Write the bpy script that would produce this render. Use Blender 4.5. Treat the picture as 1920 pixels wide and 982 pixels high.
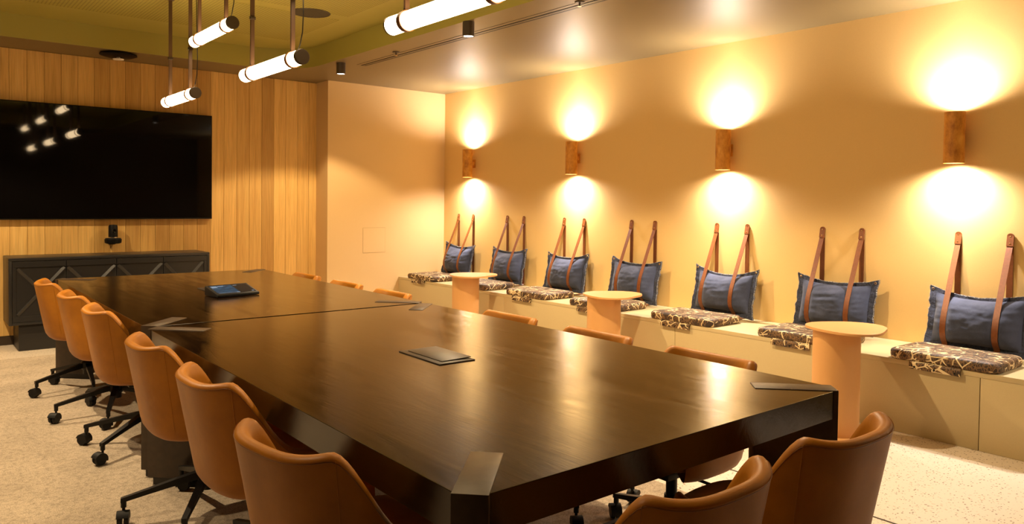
import bpy, bmesh, math, random
from mathutils import Vector, Matrix, noise
PI = math.pi
for o in list(bpy.data.objects): bpy.data.objects.remove(o, do_unlink=True)
SC = bpy.context.scene
COL = SC.collection

# ------------------------------------------------------------------ camera
F_PX, YAW, PITCH, ROLL, CY, CAM_H = 1412.49, 0.6846, 0.0273, 0.0124, 415.95, 1.36
fw = Vector((math.sin(YAW) * math.cos(PITCH), math.cos(YAW) * math.cos(PITCH), -math.sin(PITCH)))
r0 = Vector((math.cos(YAW), -math.sin(YAW), 0)); u0 = r0.cross(fw)
rr = r0 * math.cos(ROLL) + u0 * math.sin(ROLL)
uu = -r0 * math.sin(ROLL) + u0 * math.cos(ROLL)
cd = bpy.data.cameras.new('camera'); cam = bpy.data.objects.new('camera', cd); COL.objects.link(cam)
cd.sensor_fit = 'HORIZONTAL'; cd.sensor_width = 36.0
cd.lens = F_PX / 1920 * 36.0
cd.shift_y = -(491 - CY) / 1920
cd.clip_start = 0.02
m3 = Matrix((rr, uu, -fw)).transposed()
cam.matrix_world = Matrix.Translation((0, 0, CAM_H)) @ m3.to_4x4()
SC.camera = cam

# ------------------------------------------------------------------ world, exposure
W = bpy.data.worlds.new('world'); SC.world = W; W.use_nodes = True
W.node_tree.nodes['Background'].inputs[0].default_value = (0.02, 0.014, 0.008, 1)
W.node_tree.nodes['Background'].inputs[1].default_value = 0.2
vs = SC.view_settings
vs.view_transform = 'Standard'; vs.look = 'None'; vs.exposure = 0.0; vs.gamma = 1.0; vs.use_curve_mapping = False

# lamp strengths and colours (the lamps themselves are built further down)
POD_W, POD_COL = 235.0, (1.0, 0.75, 0.45)
SCONCE_W, SCONCE_COL = 165.0, (1.0, 0.89, 0.82)
SCONCE_DISC = 45.0
TUBE_E, TUBE_COL = 25.0, (1.0, 0.72, 0.40)

# ------------------------------------------------------------------ dimensions
XW, YC, YW, ZS = 5.3146, 7.86, 8.178, 2.686        # right wall, cream wall, timber wall, soffit
XL, YN = -1.9, -1.7                               # left wall, wall behind the camera
ZT = 2.885                                        # raised ceiling
XRET = 3.74                                       # where the cream wall steps forward
TRX0, TRX1, TRY0, TRY1 = 0.10, 3.265, -0.6, 7.60  # raised ceiling tray
XB, ZB = 4.664, 0.44                              # bench

# ------------------------------------------------------------------ node helpers
def mat(name):
    m = bpy.data.materials.new(name); m.use_nodes = True
    return m, m.node_tree, m.node_tree.nodes['Principled BSDF']
def N(nt, typ, ins=None, **props):
    n = nt.nodes.new('ShaderNode' + typ)
    for k, v in props.items(): setattr(n, k, v)
    for k, v in (ins or {}).items():
        if isinstance(v, bpy.types.NodeSocket): nt.links.new(v, n.inputs[k])
        else: n.inputs[k].default_value = v
    return n
def ramp(nt, fac, stops, interp='LINEAR'):
    n = nt.nodes.new('ShaderNodeValToRGB'); n.color_ramp.interpolation = interp
    e = n.color_ramp.elements
    while len(e) < len(stops): e.new(0.5)
    for i, (p, c) in enumerate(stops):
        e[i].position = p; e[i].color = (c[0], c[1], c[2], 1) if not isinstance(c, (int, float)) else (c, c, c, 1)
    nt.links.new(fac, n.inputs[0]); return n
def coords(nt, scale=(1, 1, 1), kind='Object', rnd=False):
    tc = N(nt, 'TexCoord')
    v = tc.outputs[kind]
    if rnd:
        oi = N(nt, 'ObjectInfo')
        s = N(nt, 'Math', {0: oi.outputs['Random'], 1: 37.0}, operation='MULTIPLY')
        v = N(nt, 'VectorMath', {0: v, 1: s.outputs[0]}, operation='ADD').outputs[0]
    return N(nt, 'Mapping', {'Vector': v, 'Scale': scale}).outputs[0]
def bump(nt, h, strength, dist=0.01):
    return N(nt, 'Bump', {'Height': h, 'Strength': strength, 'Distance': dist}).outputs[0]
def setb(b, **k):
    for n, v in k.items(): b.inputs[n.replace('_', ' ')].default_value = v
def plain(name, col, rough=0.5, metal=0.0, nscale=0, nstr=0.0, var=0.0, spec=0.5):
    m, nt, b = mat(name)
    setb(b, Base_Color=(*col, 1), Roughness=rough, Metallic=metal)
    b.inputs['Specular IOR Level'].default_value = spec
    if nscale:
        n = N(nt, 'TexNoise', {'Vector': coords(nt), 'Scale': nscale, 'Detail': 4.0})
        if nstr: nt.links.new(bump(nt, n.outputs[0], nstr), b.inputs['Normal'])
        if var:
            r = ramp(nt, n.outputs[0], [(0.3, tuple(c * (1 - var) for c in col)), (0.7, tuple(min(1, c * (1 + var)) for c in col))])
            nt.links.new(r.outputs[0], b.inputs['Base Color'])
    return m
def emit(name, col, strength, base=None):
    m, nt, b = mat(name)
    setb(b, Base_Color=(*(base or col), 1), Roughness=0.4 if base is None else 0.2)
    b.inputs['Emission Color'].default_value = (*col, 1); b.inputs['Emission Strength'].default_value = strength
    return m

M = {}
M['wall'] = plain('wall_paint', (0.74, 0.50, 0.19), 0.6, nscale=220, nstr=0.06, var=0.03, spec=0.3)
M['cream'] = plain('cream_paint', (0.70, 0.49, 0.235), 0.6, nscale=220, nstr=0.05, var=0.02, spec=0.3)
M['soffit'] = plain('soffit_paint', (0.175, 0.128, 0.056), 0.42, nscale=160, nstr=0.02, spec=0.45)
M['olive'] = plain('olive_paint', (0.36, 0.31, 0.06), 0.5, nscale=160, nstr=0.02)
M['bench'] = plain('bench_laminate', (0.52, 0.415, 0.215), 0.5, nscale=260, nstr=0.03, var=0.03)
M['darkwall'] = plain('dark_panelling', (0.09, 0.055, 0.028), 0.6, nscale=40, nstr=0.03, var=0.1)  # dark tone chosen to cut bounced light from the unseen walls
M['hatchgap'] = plain('shadow_gap_paint', (0.36, 0.22, 0.08), 0.7)  # darker than the cream wall, for the access panel outline
M['seamdark'] = plain('joint_shadow', (0.07, 0.05, 0.03), 0.8)  # dark brown for joints, floor strip and backing
M['black'] = plain('black_metal', (0.006, 0.0055, 0.005), 0.42, nscale=300, nstr=0.03, spec=0.3)
M['blackplastic'] = plain('black_plastic', (0.005, 0.0045, 0.0045), 0.5, spec=0.15)
M['wheel'] = plain('wheel_rubber', (0.010, 0.0095, 0.009), 0.6, spec=0.3)
M['chrome'] = plain('bright_steel', (0.7, 0.66, 0.6), 0.25, 1.0)
M['brass'] = plain('aged_brass', (0.75, 0.5, 0.24), 0.3, 1.0)
M['white'] = plain('white_plastic', (0.8, 0.76, 0.7), 0.4)
M['lining'] = plain('reflector_white', (0.85, 0.8, 0.7), 0.4)
M['bronze'] = plain('dark_bronze', (0.055, 0.036, 0.022), 0.42, 0.2)
M['clay'] = plain('clay_powdercoat', (0.60, 0.315, 0.105), 0.55, nscale=500, nstr=0.08, var=0.04)
M['charcoal'] = plain('charcoal_lacquer', (0.018, 0.0175, 0.0185), 0.36, nscale=90, nstr=0.02)
M['charcoal_bar'] = plain('charcoal_bar_lacquer', (0.034, 0.032, 0.031), 0.42, nscale=90, nstr=0.02)
M['plinth'] = plain('plinth_lacquer', (0.013, 0.011, 0.010), 0.45)
M['speaker'] = plain('speaker_grille', (0.05, 0.038, 0.014), 0.7, nscale=900, nstr=0.3)
M['fringe'] = plain('frayed_white_thread', (0.42, 0.40, 0.36), 0.9, nscale=300, nstr=0.3, var=0.3)
M['tube'] = emit('tube_glow', TUBE_COL, TUBE_E)
M['podlens'] = emit('pod_lens', (1.0, 0.88, 0.74), 14.0)
M['sconcelens'] = emit('sconce_lens', SCONCE_COL, SCONCE_DISC)

def leather():
    m, nt, b = mat('tan_leather')
    v = coords(nt, rnd=True)
    n = N(nt, 'TexNoise', {'Vector': v, 'Scale': 5.0, 'Detail': 5.0, 'Roughness': 0.6})
    r = ramp(nt, n.outputs[0], [(0.3, (0.33, 0.115, 0.006)), (0.55, (0.44, 0.163, 0.009)), (0.75, (0.53, 0.205, 0.013))])
    nt.links.new(r.outputs[0], b.inputs['Base Color'])
    vo = N(nt, 'TexVoronoi', {'Vector': v, 'Scale': 420.0})
    nt.links.new(bump(nt, vo.outputs[0], 0.10, 0.002), b.inputs['Normal'])
    setb(b, Roughness=0.46)
    b.inputs['Specular IOR Level'].default_value = 0.36
    return m
M['leather'] = leather()
M['piping'] = plain('leather_piping', (0.27, 0.095, 0.008), 0.38, nscale=200, nstr=0.05)
M['belt'] = plain('belt_leather', (0.185, 0.052, 0.009), 0.45, nscale=70, nstr=0.05, var=0.14)

def tablewood():
    m, nt, b = mat('dark_stained_oak')
    v = coords(nt, (5.5, 0.8, 5.5), rnd=True)
    n1 = N(nt, 'TexNoise', {'Vector': v, 'Scale': 1.6, 'Detail': 6.0, 'Roughness': 0.6, 'Distortion': 1.2})
    v2 = coords(nt, (60, 1.6, 60), rnd=True)
    n2 = N(nt, 'TexNoise', {'Vector': v2, 'Scale': 2.0, 'Detail': 4.0})
    n2s = N(nt, 'Math', {0: n2.outputs[0], 1: 0.36, 2: 0.32}, operation='MULTIPLY_ADD')
    mx = N(nt, 'Math', {0: n1.outputs[0], 1: n2s.outputs[0]}, operation='MULTIPLY')
    r = ramp(nt, mx.outputs[0], [(0.12, (0.006, 0.0025, 0.0008)), (0.27, (0.017, 0.0075, 0.0024)), (0.42, (0.034, 0.0155, 0.005))])
    nt.links.new(r.outputs[0], b.inputs['Base Color'])
    rr_ = ramp(nt, n1.outputs[0], [(0.3, 0.17), (0.7, 0.26)])
    nt.links.new(rr_.outputs[0], b.inputs['Roughness'])
    ad = N(nt, 'Math', {0: n2.outputs[0], 1: 0.22, 2: n1.outputs[0]}, operation='MULTIPLY_ADD')
    nt.links.new(bump(nt, ad.outputs[0], 0.075, 0.006), b.inputs['Normal'])
    # satin lacquer: diffuse wood under a Beckmann gloss layer mixed by Fresnel
    gl = N(nt, 'BsdfAnisotropic', {'Roughness': rr_.outputs[0], 'Color': (1, 1, 1, 1), 'Normal': b.inputs['Normal'].links[0].from_socket}, distribution='BECKMANN')
    fz = N(nt, 'Fresnel', {'IOR': 1.42, 'Normal': b.inputs['Normal'].links[0].from_socket})
    b.inputs['Specular IOR Level'].default_value = 0.0
    mxs = N(nt, 'MixShader', {0: fz.outputs[0], 1: b.outputs[0], 2: gl.outputs[0]})
    nt.links.new(mxs.outputs[0], nt.nodes['Material Output'].inputs[0])
    return m
M['tabletop'] = tablewood()
M['tableleg'] = plain('dark_oak_slab', (0.045, 0.026, 0.013), 0.42, nscale=30, nstr=0.04, var=0.2, spec=0.5)
M['hatch'] = plain('bronze_hatch', (0.038, 0.025, 0.014), 0.42, 0.2, nscale=200, nstr=0.03)

def plankwood():
    m, nt, b = mat('pale_oak_plank')
    v = coords(nt, (14, 14, 0.55), rnd=True)
    n1 = N(nt, 'TexNoise', {'Vector': v, 'Scale': 2.0, 'Detail': 6.0, 'Roughness': 0.6, 'Distortion': 0.8})
    v2 = coords(nt, (150, 150, 2.0), rnd=True)
    n2 = N(nt, 'TexNoise', {'Vector': v2, 'Scale': 2.0, 'Detail': 3.0})
    r1 = ramp(nt, n1.outputs[0], [(0.25, (0.68, 0.385, 0.10)), (0.5, (0.83, 0.51, 0.155)), (0.75, (0.90, 0.60, 0.205))])
    r2 = ramp(nt, n2.outputs[0], [(0.35, 0.80), (0.6, 1.0)])
    oi = N(nt, 'ObjectInfo')
    r3 = ramp(nt, oi.outputs['Random'], [(0.0, (0.66, 0.60, 0.52)), (0.35, (0.86, 0.83, 0.78)), (0.7, (1.0, 1.0, 1.0)), (1.0, (1.08, 1.10, 1.12))])
    a = N(nt, 'Mix', {6: r1.outputs[0], 7: r2.outputs[0], 0: 1.0}, data_type='RGBA', blend_type='MULTIPLY')
    c = N(nt, 'Mix', {6: a.outputs[2], 7: r3.outputs[0], 0: 1.0}, data_type='RGBA', blend_type='MULTIPLY')
    nt.links.new(c.outputs[2], b.inputs['Base Color'])
    nt.links.new(bump(nt, n2.outputs[0], 0.06, 0.003), b.inputs['Normal'])
    setb(b, Roughness=0.5); return m
M['plank'] = plankwood()

def denim():
    m, nt, b = mat('washed_denim')
    v = coords(nt, rnd=True)
    n = N(nt, 'TexNoise', {'Vector': v, 'Scale': 9.0, 'Detail': 5.0})
    w = N(nt, 'TexNoise', {'Vector': coords(nt, (900, 90, 400)), 'Scale': 1.0, 'Detail': 2.0})
    r = ramp(nt, n.outputs[0], [(0.3, (0.026, 0.033, 0.062)), (0.55, (0.041, 0.051, 0.093)), (0.75, (0.064, 0.077, 0.135))])
    r2 = ramp(nt, w.outputs[0], [(0.3, 0.75), (0.7, 1.1)])
    c = N(nt, 'Mix', {6: r.outputs[0], 7: r2.outputs[0], 0: 1.0}, data_type='RGBA', blend_type='MULTIPLY')
    nt.links.new(c.outputs[2], b.inputs['Base Color'])
    nt.links.new(bump(nt, w.outputs[0], 0.25, 0.002), b.inputs['Normal'])
    setb(b, Roughness=0.9); b.inputs['Sheen Weight'].default_value = 0.15
    return m
M['denim'] = denim()
M['denim_edge'] = plain('dark_denim_border', (0.030, 0.035, 0.058), 0.92, nscale=90, nstr=0.4, var=0.5)

def camo():
    m, nt, b = mat('reed_camouflage')
    v = coords(nt, rnd=True)
    n0 = N(nt, 'TexNoise', {'Vector': v, 'Scale': 11.0, 'Detail': 6.0, 'Roughness': 0.7, 'Distortion': 0.6})
    base = ramp(nt, n0.outputs[0], [(0.32, (0.010, 0.005, 0.003)), (0.47, (0.042, 0.021, 0.009)), (0.54, (0.020, 0.010, 0.005)), (0.63, (0.10, 0.052, 0.019)), (0.72, (0.05, 0.025, 0.009)), (0.82, (0.30, 0.15, 0.035))])
    cur = base.outputs[0]
    # reeds: straight crossing blades, each layer masked into broken pieces
    for ang, sc, wd, colr, thr in ((0.4, (26, 60, 40), 0.08, (0.20, 0.11, 0.042), 0.47), (-0.8, (60, 22, 40), 0.08, (0.14, 0.075, 0.028), 0.45),
                                   (0.9, (11, 19, 16), 0.045, (0.62, 0.47, 0.24), 0.49), (-0.35, (17, 10, 14), 0.040, (0.72, 0.58, 0.33), 0.52)):
        ro = N(nt, 'Mapping', {'Vector': v, 'Rotation': (0.35, 0.25, ang)})
        mp = N(nt, 'Mapping', {'Vector': ro.outputs[0], 'Scale': sc})
        vo = N(nt, 'TexVoronoi', {'Vector': mp.outputs[0], 'Scale': 1.0}, feature='DISTANCE_TO_EDGE')
        mk = N(nt, 'TexNoise', {'Vector': ro.outputs[0], 'Scale': 9.0, 'Detail': 2.0})
        l = N(nt, 'Math', {0: vo.outputs['Distance'], 1: wd}, operation='LESS_THAN')
        g = N(nt, 'Math', {0: mk.outputs[0], 1: thr}, operation='GREATER_THAN')
        f = N(nt, 'Math', {0: l.outputs[0], 1: g.outputs[0]}, operation='MULTIPLY')
        mx = N(nt, 'Mix', {0: f.outputs[0], 6: cur, 7: (*colr, 1)}, data_type='RGBA')
        cur = mx.outputs[2]
    nt.links.new(cur, b.inputs['Base Color'])
    setb(b, Roughness=0.6)
    return m
M['camo'] = camo()

def patina():
    m, nt, b = mat('patinated_copper')
    v = coords(nt, (1, 1, 0.6), rnd=True)
    n = N(nt, 'TexNoise', {'Vector': v, 'Scale': 16.0, 'Detail': 6.0, 'Roughness': 0.65})
    r = ramp(nt, n.outputs[0], [(0.3, (0.36, 0.125, 0.014)), (0.5, (0.62, 0.27, 0.035)), (0.7, (0.78, 0.40, 0.07))])
    nt.links.new(r.outputs[0], b.inputs['Base Color'])
    setb(b, Roughness=0.5, Metallic=0.1); return m
M['patina'] = patina()

def carpet():
    m, nt, b = mat('beige_loop_carpet')
    v = coords(nt)
    n = N(nt, 'TexNoise', {'Vector': v, 'Scale': 190.0, 'Detail': 3.0, 'Roughness': 0.7})
    n2 = N(nt, 'TexNoise', {'Vector': v, 'Scale': 3.0, 'Detail': 4.0})
    n3 = N(nt, 'TexNoise', {'Vector': v, 'Scale': 45.0, 'Detail': 4.0, 'Roughness': 0.7})
    r = ramp(nt, n.outputs[0], [(0.3, (0.30, 0.235, 0.17)), (0.5, (0.58, 0.48, 0.36)), (0.7, (0.72, 0.61, 0.47))])
    r2 = ramp(nt, n2.outputs[0], [(0.35, 0.86), (0.65, 1.05)])
    r3 = ramp(nt, n3.outputs[0], [(0.35, 0.72), (0.55, 1.0)])
    c = N(nt, 'Mix', {0: 1.0, 6: r.outputs[0], 7: r2.outputs[0]}, data_type='RGBA', blend_type='MULTIPLY')
    c2 = N(nt, 'Mix', {0: 1.0, 6: c.outputs[2], 7: r3.outputs[0]}, data_type='RGBA', blend_type='MULTIPLY')
    nt.links.new(c2.outputs[2], b.inputs['Base Color'])
    nt.links.new(bump(nt, n.outputs[0], 0.5, 0.004), b.inputs['Normal'])
    setb(b, Roughness=0.95); b.inputs['Specular IOR Level'].default_value = 0.1
    return m
M['carpet'] = carpet()

def terrazzo():
    m, nt, b = mat('cream_terrazzo')
    cur = None
    base = (0.72, 0.62, 0.49, 1)
    cur = base
    for sc, thr, colr, off in (((46, 70, 60), 0.20, (0.24, 0.17, 0.10), 0), ((60, 34, 50), 0.17, (0.45, 0.33, 0.20), 5.3), ((85, 60, 60), 0.16, (0.16, 0.12, 0.08), 9.1)):
        tc = N(nt, 'TexCoord')
        mp = N(nt, 'Mapping', {'Vector': tc.outputs['Object'], 'Scale': sc, 'Location': (off, off, 0), 'Rotation': (0, 0, off)})
        vo = N(nt, 'TexVoronoi', {'Vector': mp.outputs[0], 'Scale': 1.0})
        wn = N(nt, 'TexWhiteNoise', {'Vector': vo.outputs['Position']})
        t = N(nt, 'Math', {0: wn.outputs[0], 1: thr * 2.0 - 0.10}, operation='MULTIPLY')
        l = N(nt, 'Math', {0: vo.outputs['Distance'], 1: t.outputs[0]}, operation='LESS_THAN')
        mx = N(nt, 'Mix', {0: l.outputs[0], 7: (*colr, 1)}, data_type='RGBA')
        if isinstance(cur, tuple): mx.inputs[6].default_value = cur
        else: nt.links.new(cur, mx.inputs[6])
        cur = mx.outputs[2]
    nt.links.new(cur, b.inputs['Base Color'])
    setb(b, Roughness=0.45); return m
M['terrazzo'] = terrazzo()

def perforated():
    m, nt, b = mat('perforated_olive_board')
    tc = N(nt, 'TexCoord')
    sep = N(nt, 'SeparateXYZ', {0: tc.outputs['Object']})
    p = 0.026
    def cell(s):
        d = N(nt, 'Math', {0: s, 1: 1 / p}, operation='MULTIPLY')
        f = N(nt, 'Math', {0: d.outputs[0]}, operation='FRACT')
        c = N(nt, 'Math', {0: f.outputs[0], 1: 0.5}, operation='SUBTRACT')
        return N(nt, 'Math', {0: c.outputs[0], 1: 2.0}, operation='POWER').outputs[0]
    s = N(nt, 'Math', {0: cell(sep.outputs[0]), 1: cell(sep.outputs[1])}, operation='ADD')
    l = N(nt, 'Math', {0: s.outputs[0], 1: 0.040}, operation='LESS_THAN')
    mx = N(nt, 'Mix', {0: l.outputs[0], 6: (0.36, 0.31, 0.06, 1), 7: (0.07, 0.056, 0.012, 1)}, data_type='RGBA')
    nt.links.new(mx.outputs[2], b.inputs['Base Color']); setb(b, Roughness=0.6)
    return m
M['perf'] = perforated()

def screen_black():
    m, nt, b = mat('tv_glass')
    setb(b, Base_Color=(0.0025, 0.0022, 0.0022, 1), Roughness=0.035); b.inputs['Specular IOR Level'].default_value = 0.4
    return m
M['tvglass'] = screen_black()

# ------------------------------------------------------------------ mesh helpers
def B(): return bmesh.new()
def box(bm, lo, hi, bev=0.0, seg=2):
    r = bmesh.ops.create_cube(bm, size=1.0)
    vsr = r['verts']
    c = [(lo[i] + hi[i]) / 2 for i in range(3)]; s = [hi[i] - lo[i] for i in range(3)]
    for v in vsr: v.co = Vector((v.co.x * s[0] + c[0], v.co.y * s[1] + c[1], v.co.z * s[2] + c[2]))
    if bev > 0:
        ed = list({e for v in vsr for e in v.link_edges})
        bmesh.ops.bevel(bm, geom=ed, offset=bev, segments=seg, affect='EDGES', profile=0.5)
def cyl(bm, p0, p1, ra, rb=None, n=24, caps=True):
    rb = ra if rb is None else rb
    p0, p1 = Vector(p0), Vector(p1); d = p1 - p0
    q = Vector((0, 0, 1)).rotation_difference(d.normalized()).to_matrix().to_4x4()
    bmesh.ops.create_cone(bm, cap_ends=caps, segments=n, radius1=ra, radius2=rb, depth=d.length,
                          matrix=Matrix.Translation((p0 + p1) / 2) @ q)
def lathe(bm, prof, n=32, M4=None):
    rings = []
    for (r, z) in prof:
        if r < 1e-6: rings.append([bm.verts.new((0, 0, z))])
        else: rings.append([bm.verts.new((r * math.cos(2 * PI * k / n), r * math.sin(2 * PI * k / n), z)) for k in range(n)])
    for a, c in zip(rings, rings[1:]):
        for k in range(n):
            k2 = (k + 1) % n
            if len(a) == 1 and len(c) == 1: continue
            if len(a) == 1: bm.faces.new((a[0], c[k2], c[k]))
            elif len(c) == 1: bm.faces.new((a[k], a[k2], c[0]))
            else: bm.faces.new((a[k], a[k2], c[k2], c[k]))
    if M4: 
        for ring in rings:
            for v in ring: v.co = M4 @ v.co
def prism(bm, pts, z0, z1, bev=0.0):
    a = [bm.verts.new((x, y, z0)) for x, y in pts]; c = [bm.verts.new((x, y, z1)) for x, y in pts]
    n = len(pts)
    f1 = bm.faces.new(list(reversed(a))); f2 = bm.faces.new(c)
    for k in range(n): bm.faces.new((a[k], a[(k + 1) % n], c[(k + 1) % n], c[k]))
    if bev:
        bmesh.ops.bevel(bm, geom=list(f2.edges), offset=bev, segments=2, affect='EDGES', profile=0.5)
def tube(bm, pts, r, n=8):
    pts = [Vector(p) for p in pts]; rings = []
    for i, p in enumerate(pts):
        t = (pts[min(i + 1, len(pts) - 1)] - pts[max(i - 1, 0)]).normalized()
        ref = Vector((0, 0, 1)) if abs(t.z) < 0.9 else Vector((1, 0, 0))
        x = t.cross(ref).normalized(); y = t.cross(x)
        rings.append([bm.verts.new(p + x * r * math.cos(2 * PI * k / n) + y * r * math.sin(2 * PI * k / n)) for k in range(n)])
    for a, c in zip(rings, rings[1:]):
        for k in range(n): bm.faces.new((a[k], a[(k + 1) % n], c[(k + 1) % n], c[k]))
    bm.faces.new(list(reversed(rings[0]))); bm.faces.new(rings[-1])
def ribbon(bm, pts, width_dir, w, t):
    """flat strap of rectangular section following pts; width_dir is constant"""
    pts = [Vector(p) for p in pts]; wd = Vector(width_dir).normalized(); rings = []
    for i, p in enumerate(pts):
        tg = (pts[min(i + 1, len(pts) - 1)] - pts[max(i - 1, 0)]).normalized()
        nrm = tg.cross(wd).normalized()
        rings.append([bm.verts.new(p + wd * sx * w / 2 + nrm * sy * t / 2) for sx, sy in ((-1, -1), (1, -1), (1, 1), (-1, 1))])
    for a, c in zip(rings, rings[1:]):
        for k in range(4): bm.faces.new((a[k], a[(k + 1) % 4], c[(k + 1) % 4], c[k]))
    bm.faces.new(list(reversed(rings[0]))); bm.faces.new(rings[-1])
def mesh(name, bm, material, smooth=True, angle=26):
    bmesh.ops.recalc_face_normals(bm, faces=bm.faces[:])
    me = bpy.data.meshes.new(name); bm.to_mesh(me); bm.free()
    me.materials.append(M[material])
    if smooth:
        for p_ in me.polygons: p_.use_smooth = True
        me.set_sharp_from_angle(angle=math.radians(angle))
    return me
def link(name, me, parent=None, loc=(0, 0, 0), rot=(0, 0, 0)):
    o = bpy.data.objects.new(name, me); COL.objects.link(o)
    o.location = loc; o.rotation_euler = rot
    if parent: o.parent = parent
    return o
def obj(name, bm, material, parent=None, loc=(0, 0, 0), rot=(0, 0, 0), smooth=True, angle=26):
    return link(name, mesh(name, bm, material, smooth, angle), parent, loc, rot)
def tag(o, label, cat, group=None):
    o['label'] = label; o['category'] = cat
    if group: o['group'] = group
    return o
def thing(name, label, cat, loc=(0, 0, 0), rz=0.0, group=None):
    o = link(name, None, None, loc, (0, 0, rz)); o.empty_display_size = 0.1
    return tag(o, label, cat, group)
def struct(o, label=None):
    o['kind'] = 'structure'
    if label: o['label'] = label
    return o
def bxo(name, lo, hi, material, parent=None, bev=0.0, smooth=True):
    """box object whose origin sits at its own centre"""
    bm = B(); c = [(lo[i] + hi[i]) / 2 for i in range(3)]
    box(bm, [lo[i] - c[i] for i in range(3)], [hi[i] - c[i] for i in range(3)], bev)
    return obj(name, bm, material, parent, c, smooth=smooth)

# ------------------------------------------------------------------ room shell
T = 0.12
CX1, CYB = 3.30, 7.42      # where carpet gives way to terrazzo
bm = B(); box(bm, (XL - T, YN - T, -0.1), (XW + T, YW + T, 0.0))
struct(obj('floor', bm, 'terrazzo'), 'cream terrazzo floor with small dark chips along the bench')
bm = B(); box(bm, (XL, YN, 0.0), (2.86, CYB, 0.006))
struct(obj('floor_carpet', bm, 'carpet'), 'beige loop carpet under the long table')
bm = B(); box(bm, (CX1 - 0.004, YN, 0.0), (CX1 + 0.004, YW - 0.02, 0.0025))
struct(obj('trim_1', bm, 'seamdark'), 'thin dark metal joint strip running along the terrazzo')

wb = bxo('wall_back', (XL - T, YW, 0), (XRET, YW + T, ZT + 0.15), 'seamdark'); struct(wb, 'timber plank wall behind the television')
# planks, each its own piece
PITCH_P = 0.1362
bm = B(); hw = PITCH_P / 2 - 0.0009
box(bm, (-hw, -0.016, 0.0), (hw, 0.0, ZS - 0.085), 0.0018, 1)
pm = mesh('plank', bm, 'plank', smooth=False)
bm = B(); hw2 = (3.745 - 3.649) / 2 - 0.0013
box(bm, (-hw2, -0.016, 0.0), (hw2, 0.0, ZS - 0.085), 0.0018, 1)
pm2 = mesh('plank', bm, 'plank', smooth=False)
wb_inv = wb.location.copy()
def plank(x, me):
    o = link('plank', me, wb, Vector((x, YW - 0.002, 0.083)) - wb_inv)
plank((3.649 + 3.745) / 2, pm2)
x = 3.649 - PITCH_P / 2
while x > XL - 0.02:
    plank(x, pm); x -= PITCH_P
struct(bxo('baseboard_back', (XL, YW - 0.022, 0), (XRET, YW, 0.08), 'bronze'), 'dark skirting below the timber planks')
wc = bxo('wall_cream', (XRET, YC, 0), (XW + T, YW + T, ZT + 0.15), 'cream'); struct(wc, 'cream wall stepping forward beside the timber planks')
struct(bxo('wall_right', (XW, YN - T, 0), (XW + T, YC, ZT + 0.15), 'wall'), 'long mustard cream wall behind the bench')
struct(bxo('wall_left', (XL - T, YN - T, 0), (XL, YW + T, ZT + 0.15), 'darkwall'), 'dark panelled wall on the left of the room')
struct(bxo('wall_front', (XL - T, YN - T, 0), (XW + T, YN, ZT + 0.15), 'darkwall'), 'dark panelled wall behind the camera')
# access hatch in the cream wall: four hairline joints around a flush panel
ah = thing('access_panel', 'flush square access panel in the cream wall left of the bench', 'access panel', (4.33, YC, 0.885))
bm = B(); box(bm, (-0.147, -0.0015, -0.147), (0.147, -0.0005, 0.147)); obj('frame_gap', bm, 'hatchgap', ah, smooth=False)
bm = B(); box(bm, (-0.1445, -0.003, -0.1445), (0.1445, -0.0012, 0.1445)); obj('panel', bm, 'cream', ah, smooth=False)

# ceiling: soffit with a rounded opening, riser, raised board
def rrect(x0, x1, y0, y1, r, n=14):
    pts = []
    for cx, cy, a0 in ((x1 - r, y1 - r, 0), (x0 + r, y1 - r, 90), (x0 + r, y0 + r, 180), (x1 - r, y0 + r, 270)):
        for k in range(n + 1):
            a = math.radians(a0 + 90 * k / n); pts.append((cx + r * math.cos(a), cy + r * math.sin(a)))
    return pts
RR = rrect(TRX0, TRX1, TRY0, TRY1, 0.55)
bm = B()
outer = [(XL - T, YN - T), (XW + T, YN - T), (XW + T, YW + T), (XL - T, YW + T)]
ed = []
for loop in (outer, RR):
    vv = [bm.verts.new((px, py, ZS)) for px, py in loop]
    ed += [bm.edges.new((vv[i], vv[(i + 1) % len(vv)])) for i in range(len(vv))]
bmesh.ops.triangle_fill(bm, use_beauty=True, edges=ed)
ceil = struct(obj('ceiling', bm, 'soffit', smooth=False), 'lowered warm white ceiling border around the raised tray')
bm = B()
a = [bm.verts.new((px, py, ZS)) for px, py in RR]; c = [bm.verts.new((px, py, ZT + 0.02)) for px, py in RR]
a2 = [bm.verts.new((px + 0.0, py, ZS)) for px, py in RR]
for k in range(len(RR)): bm.faces.new((a[k], a[(k + 1) % len(RR)], c[(k + 1) % len(RR)], c[k]))
for v in a2: bm.verts.remove(v)
struct(obj('ceiling_riser', bm, 'olive', angle=60), 'olive green curved edge of the raised ceiling tray')
bm = B(); prism(bm, [(px, py) for px, py in rrect(TRX0 - 0.01, TRX1 + 0.01, TRY0 - 0.01, TRY1 + 0.01, 0.55)], ZT, ZT + 0.03)
struct(obj('ceiling_tray', bm, 'olive', smooth=False), 'olive green raised ceiling over the table')
bm = B()
for (y0, y1) in ((5.95, 7.05), (4.55, 5.80), (3.1, 4.40), (1.65, 2.95), (0.2, 1.5)):
    box(bm, (0.45, y0, ZT - 0.0015), (2.93, y1, ZT + 0.001))
struct(obj('ceiling_perforated', bm, 'perf', smooth=False), 'perforated acoustic fields in the olive ceiling')
bm = B(); box(bm, (XL - T, YN - T, ZT + 0.06), (XW + T, YW + T, ZT + 0.1))
struct(obj('ceiling_slab', bm, 'seamdark', smooth=False), 'dark slab above the ceiling')

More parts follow.
